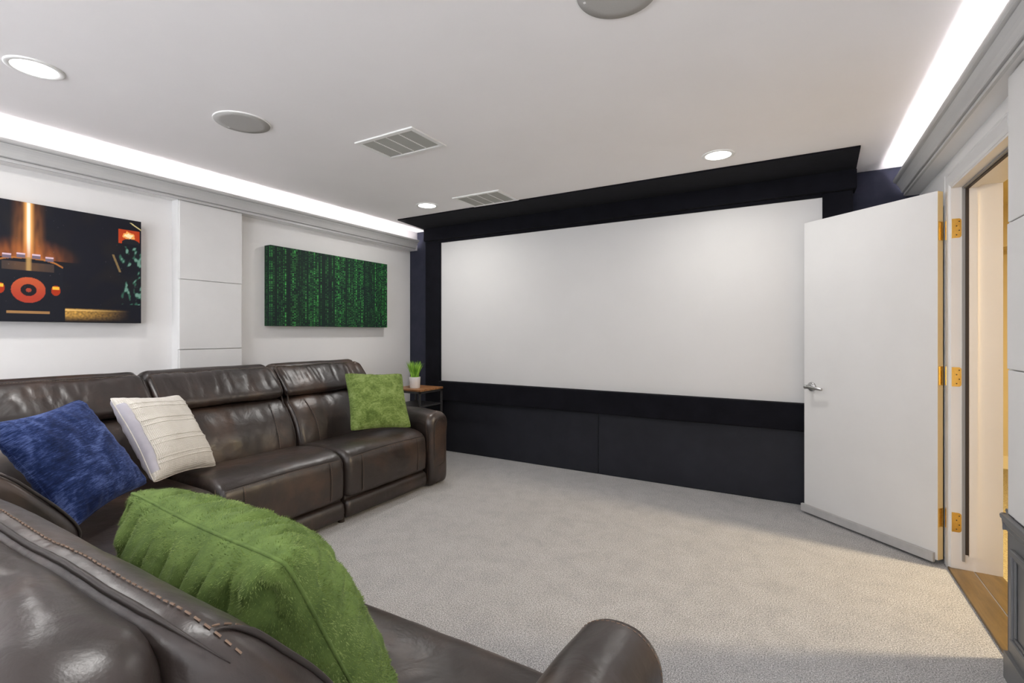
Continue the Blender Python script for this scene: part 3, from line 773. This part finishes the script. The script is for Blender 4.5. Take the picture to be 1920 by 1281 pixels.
# arms: cross-section (across, z) swept along depth v
def arm(F, u0, u1, ws=1, zs=1):
    ARM = [(.02, .03), (.015, .25), (.008, .42), (-.006, .52), (.0, .575), (.03, .612), (.075, .630), (.125, .634), (.18, .624), (.226, .590), (.242, .540), (.230, .45), (.226, .25), (.222, .03), (.12, .022)]
    def G(v, a, z):
        # height falls in a soft curve towards the front
        k = 1-.03*sm(.80, 1.08, v)
        zz = (.022+(z-.022)*k if z > .3 else z)*zs
        return F(u0+a*ws, v, zz)
    bm = loft(ARM, .06, 1.075, .055, G, 96, .02, lambda u, v, z, a, b: .003*N3(u*7, v*5, z*6), .002)
    o = obj('armrest', bm, leather_m, sofa, True)
    V0 = 1.036
    P = crspline(ARM, 96); N = normals2(P)
    pts = [(p[0]+n[0]*.0015-n[0]*.008, p[1]+n[1]*.0015-n[1]*.008) for p, n in zip(P, N) if p[1] > .05]
    k0 = min(range(len(pts)), key=lambda i: (pts[i][0] > .1, pts[i][1]))
    # order from inner bottom over the top to outer bottom
    idx = [i for i in range(len(P)) if P[i][1] > .06]
    seq = sorted(idx, key=lambda i: math.atan2(P[i][1]-.3, P[i][0]-.115) if True else 0)
    ang = [(math.atan2(P[i][1]-.3, P[i][0]-.115)+PI/2) % (2*PI) for i in idx]
    order = [i for _, i in sorted(zip(ang, idx))]
    path = [G(V0, P[i][0]-N[i][0]*.009, P[i][1]-N[i][1]*.009) for i in order]
    st = [G(V0-.014, P[i][0]+N[i][0]*.0005, P[i][1]+N[i][1]*.0005) for i in order]
    piping(o, [path], .0038, [st])
    # front inset outline: a raised seam running up the face and folding under
    fpth = [G(1.0765, x, z) for x, z in ((.045, .17), (.038, .30), (.034, .45), (.045, .54), (.085, .58), (.14, .582), (.178, .55), (.183, .45), (.176, .30), (.165, .19), (.11, .172), (.045, .17))]
    piping(o, [fpth], .0028, None, name='front_seam')
arm(FL, 3.105, 3.335); arm(FN, -.425, -.235, .78, 1.055)
# wooden feet under the sofa
for x, y in ((-2.66, 3.25), (-2.66, 2.26), (-2.66, 1.45), (-3.55, 3.25), (-.30, .98), (-1.3, .98), (-2.1, .98), (-.30, .1), (-2.1, .1)):
    bm = bmesh.new(); cyl(bm, (x+3.0, y-.7, 0), .022, .045, 'z', 16); obj('foot', bm, dark_m, sofa)

# ------------------------------------------------------------------ pillows
def pillow(name, label, corners, m, T=.085, s=None, n=60, wrinkle=.006, knitside=False, seed=0, fold=0, push=0.0, pinch=.11, fur=0):
    TL, TR, BR, BL = [Vector(c) for c in corners]
    X = (TR-TL+BR-BL).normalized(); Z = (TL-BL+TR-BR); Z = (Z-X*Z.dot(X)).normalized(); Yb = Z.cross(X)   # Y points back
    C = (TL+TR+BR+BL)/4; w = ((TR-TL).length+(BR-BL).length)/4; h = ((TL-BL).length+(TR-BR).length)/4
    o = bpy.data.objects.new(name, None); COL.objects.link(o)
    M = Matrix(((X.x, Yb.x, Z.x, C.x), (X.y, Yb.y, Z.y, C.y), (X.z, Yb.z, Z.z, C.z), (0, 0, 0, 1)))
    o.matrix_world = M @ Matrix.Translation((0, push, 0))
    def surf(s_, t_, side):
        a, b = abs(s_), abs(t_)
        cr = 1-.05*(a*b)**6; x = cr*s_*w*(1.01-pinch*(1-t_*t_)*a**2); z = cr*t_*h*(1.01-pinch*(1-s_*s_)*b**2)
        th = (max(0, 1-a**2.8)*max(0, 1-b**2.8))**.5
        th = T*th*(1+.12*N3(s_*1.4+seed, t_*1.4, side))
        es, et = 1-a, 1-b
        wr = 0
        # gathers running in from the seams
        wr += wrinkle*math.exp(-et/.32)*(N3(s_*9+seed, t_*1.5, side*3))*2.0*min(1, et*9)
        wr += wrinkle*math.exp(-es/.32)*(N3(t_*9+seed*2, s_*1.5, side*5))*2.0*min(1, es*9)
        wr += wrinkle*.5*N3(s_*4+seed, t_*4, side*9)*min(1, et*5)*min(1, es*5)
        if fold:
            q = s_*13+2.2*N3(s_*2+seed, t_*1.2, 4)+t_*1.2
            wr += fold*(.3-(1-abs(math.sin(q)))**2)*min(1, et*7)*min(1, es*6)*(.35+.65*math.exp(-et/.8))
        return (x, side*(th+wr*(1 if th > .01 else 0)), z)
    parts = []
    for side, nm in ((-1, 'front'), (1, 'rear')):
        bm = bmesh.new()
        tt = [math.sin(PI/2*(2*i/n-1))*.55+.45*(2*i/n-1) for i in range(n+1)]
        G = [[bm.verts.new(surf(tt[i], tt[j], side)) for j in range(n+1)] for i in range(n+1)]
        for i in range(n):
            for j in range(n):
                f = bm.faces.new((G[i][j], G[i+1][j], G[i+1][j+1], G[i][j+1]))
                if knitside and (side > 0 or (tt[i]+tt[i+1])/2 < -.88 and abs(tt[j]+tt[j+1])/2 < .80): f.material_index = 1
        parts.append(bm)
    # join both faces into one cover
    bm = bmesh.new()
    for b in parts:
        b.to_mesh(me); bm.from_mesh(me); b.free()
    bmesh.ops.remove_doubles(bm, verts=bm.verts[:], dist=1e-5)
    cover = obj('cover', bm, undercoat_m if fur > 50000 else m, o, True)
    # side seam
    bm = bmesh.new(); N = 120; pts = []
    for k in range(N+1):
        a = 4*k/N % 4
        if a < 1: s_, t_ = -1+2*a, 1
        elif a < 2: s_, t_ = 1, 1-2*(a-1)
        elif a < 3: s_, t_ = 1-2*(a-2), -1
        else: s_, t_ = -1, -1+2*(a-3)
        p = surf(s_*.9995, t_*.9995, 1); pts.append((p[0], 0, p[2]))
    tube(bm, pts, .0030, 6)
    obj('seam', bm, m[0] if isinstance(m, (list, tuple)) else (undercoat_m if fur > 50000 else m), o, True)
    if knitside:
        bm = bmesh.new()
        for zc in (.72, .60, .28, .17, -.16, -.27, -.58, -.68):
            pts = []
            for k in range(50):
                s_ = -.86+1.82*k/49; p = surf(s_, zc, -1); pts.append((p[0], p[1]+.0006, p[2]))
            tube(bm, pts, .0032, 6)
        pts = [surf(-.88, -.80+1.6*k/40, -1) for k in range(41)]
        tube(bm, [(p[0], p[1]-.001, p[2]) for p in pts], .0035, 6)
        obj('ribs', bm, knit_m, o, True)['label'] = 'raised cream knit ribs'
    if fur:
        rn = random.Random(seed); V = []; F = []
        for k in range(fur):
            s_, t_, side = rn.uniform(-1, 1), rn.uniform(-1, 1), rn.choice((-1, 1))
            if k % 6 == 0:
                if rn.random() < .5: s_ = rn.choice((-1, 1))*(1-rn.random()**2*.1)
                else: t_ = rn.choice((-1, 1))*(1-rn.random()**2*.1)
            p = Vector(surf(s_, t_, side)); e = .01
            dsx = Vector(surf(min(1, s_+e), t_, side))-Vector(surf(max(-1, s_-e), t_, side)); dt = Vector(surf(s_, min(1, t_+e), side))-Vector(surf(s_, max(-1, t_-e), side))
            nn_ = dsx.cross(dt)*-side if False else dsx.cross(dt)
            if nn_.y*side < 0: nn_ = -nn_
            if nn_.length < 1e-9: continue
            nn_.normalize(); cl = noise.noise_vector(p*22); d = (nn_*.55+dt.normalized()*-.45+cl*.55+Vector((rn.gauss(0, .18), rn.gauss(0, .18), rn.gauss(0, .18)))).normalized()
            L_ = rn.uniform(.0035, .0065); wv = d.cross(nn_); wv = (wv.normalized() if wv.length > 1e-4 else dsx.normalized())*.0007
            q = p-nn_*.001; i0 = len(V); V += [q-wv, q+wv, q+d*L_]; F.append((i0, i0+1, i0+2))
        fm = bpy.data.meshes.new('fur'); fm.from_pydata(V, [], F); fm.materials.append(m)
        fo = bpy.data.objects.new('fur', fm); COL.objects.link(fo); fo.parent = o; fo['kind'] = 'stuff'
    tag(o, label, 'pillow', 'throw pillows on the sofa')
    return o
pillow('throw_pillow', 'plush green throw pillow at the far end of the sofa by the plant table', [(-3.094, 2.653, .965), (-2.877, 3.08, .94), (-2.643, 2.945, .525), (-2.859, 2.517, .548)], green_m, .075, seed=2, wrinkle=.008, n=90, fur=22000, pinch=.09)
pillow('throw_pillow', 'cream knitted throw pillow with raised ribs, next to the blue one', [(-2.984, 1.084, .959), (-3.225, 1.52, .91), (-2.974, 1.611, .487), (-2.733, 1.176, .536)], [knit_m, lav_m], .085, seed=5, knitside=True, n=70, wrinkle=.005)
pillow('throw_pillow', 'deep blue chenille throw pillow standing in the sofa corner', [(-2.58, .55, .945), (-2.89, .94, .975), (-2.70, 1.14, .555), (-2.37, .75, .525)], blue_m, .075, seed=8, n=80, wrinkle=.006)
pillow('throw_pillow', 'large plush green throw pillow in the foreground on the near seat', [(-1.07, .42, .995), (-.565, .39, .985), (-.555, .625, .52), (-1.065, .645, .52)], green_m, .115, seed=12, n=170, wrinkle=.010, fold=.030, fur=75000, pinch=.07)

# ------------------------------------------------------------------ side table with plant
tx0, tx1, ty0, ty1, tz = -3.50, -3.13, 3.60, 3.96, .73
t = thing('side_table', 'small side table with rustic wood top and black metal frame beyond the sofa arm', 'side table', ((tx0+tx1)/2, (ty0+ty1)/2, 0))
cx, cy = (tx0+tx1)/2, (ty0+ty1)/2; hx_, hy_ = (tx1-tx0)/2, (ty1-ty0)/2
bev(obj('tabletop', box(-hx_, hx_, -hy_, hy_, tz-.020, tz), tablewood_m, t), .003)
bm = bmesh.new(); q = .018
for z in (tz-.040,):
    bx(bm, -hx_+.004, hx_-.004, -hy_+.004, -hy_+.004+q, z, z+q); bx(bm, -hx_+.004, hx_-.004, hy_-.004-q, hy_-.004, z, z+q)
    bx(bm, -hx_+.004, -hx_+.004+q, -hy_+.004+q, hy_-.004-q, z, z+q); bx(bm, hx_-.004-q, hx_-.004, -hy_+.004+q, hy_-.004-q, z, z+q)
obj('frame', bm, blackmetal_m, t)
obj('shelf', box(-hx_+.006, hx_-.006, -hy_+.006, hy_-.006, .555, .567), blackmetal_m, t)
for sx in (-1, 1):
    for sy in (-1, 1):
        a, b = sorted((sx*(hx_-.004), sx*(hx_-.004-q))); c, d = sorted((sy*(hy_-.004), sy*(hy_-.004-q)))
        bev(obj('leg', box(a, b, c, d, 0, tz-.021), blackmetal_m, t), .001)
px, py = -3.30, 3.72
pl = thing('potted_grass', 'small potted grass with bright green blades in a white pot on the side table', 'plant', (px, py, tz))
bm = bmesh.new(); lathe(bm, [(.048, 0), (.050, .003), (.056, .108), (.0565, .111), (.0535, .111), (.0525, .098), (.001, .098)], (0, 0, 0), 48); obj('pot', bm, pot_m, pl, True)
bm = bmesh.new(); lathe(bm, [(.0515, .0985), (.051, .101), (.001, .103)], (0, 0, 0), 32); obj('soil', bm, soil_m, pl)
rr = random.Random(5)
for part in range(2):
    bm = bmesh.new()
    for i in range(130):
        a = rr.random()*2*PI; r = .038*math.sqrt(rr.random()); bxp, byp = r*math.cos(a), r*math.sin(a)
        L_ = rr.uniform(.10, .185); a2 = a+rr.uniform(-.7, .7); lean = rr.uniform(.10, .42)*(.5+r/.038*.6); wd = rr.uniform(.0025, .0042)
        prev = None; side = Vector((-math.sin(a2), math.cos(a2), 0)); th_ = rr.random()*PI; side = Vector((math.cos(th_), math.sin(th_), 0))
        for k in range(7):
            q = k/6; p = Vector((bxp+math.cos(a2)*L_*lean*q**1.8, byp+math.sin(a2)*L_*lean*q**1.8, .098+L_*q*(1-.18*lean*q)))
            ww = wd*(1-q**2.2)+.0003; nrm = side.cross(Vector((0, 0, 1)))
            cur = [bm.verts.new(p-side*ww), bm.verts.new(p+nrm*ww*.35), bm.verts.new(p+side*ww)]
            if prev:
                bm.faces.new((prev[0], prev[1], cur[1], cur[0])); bm.faces.new((prev[1], prev[2], cur[2], cur[1]))
            prev = cur
    bl = obj('grass_blades', bm, (leaf_m, leafdark_m)[part], pl)
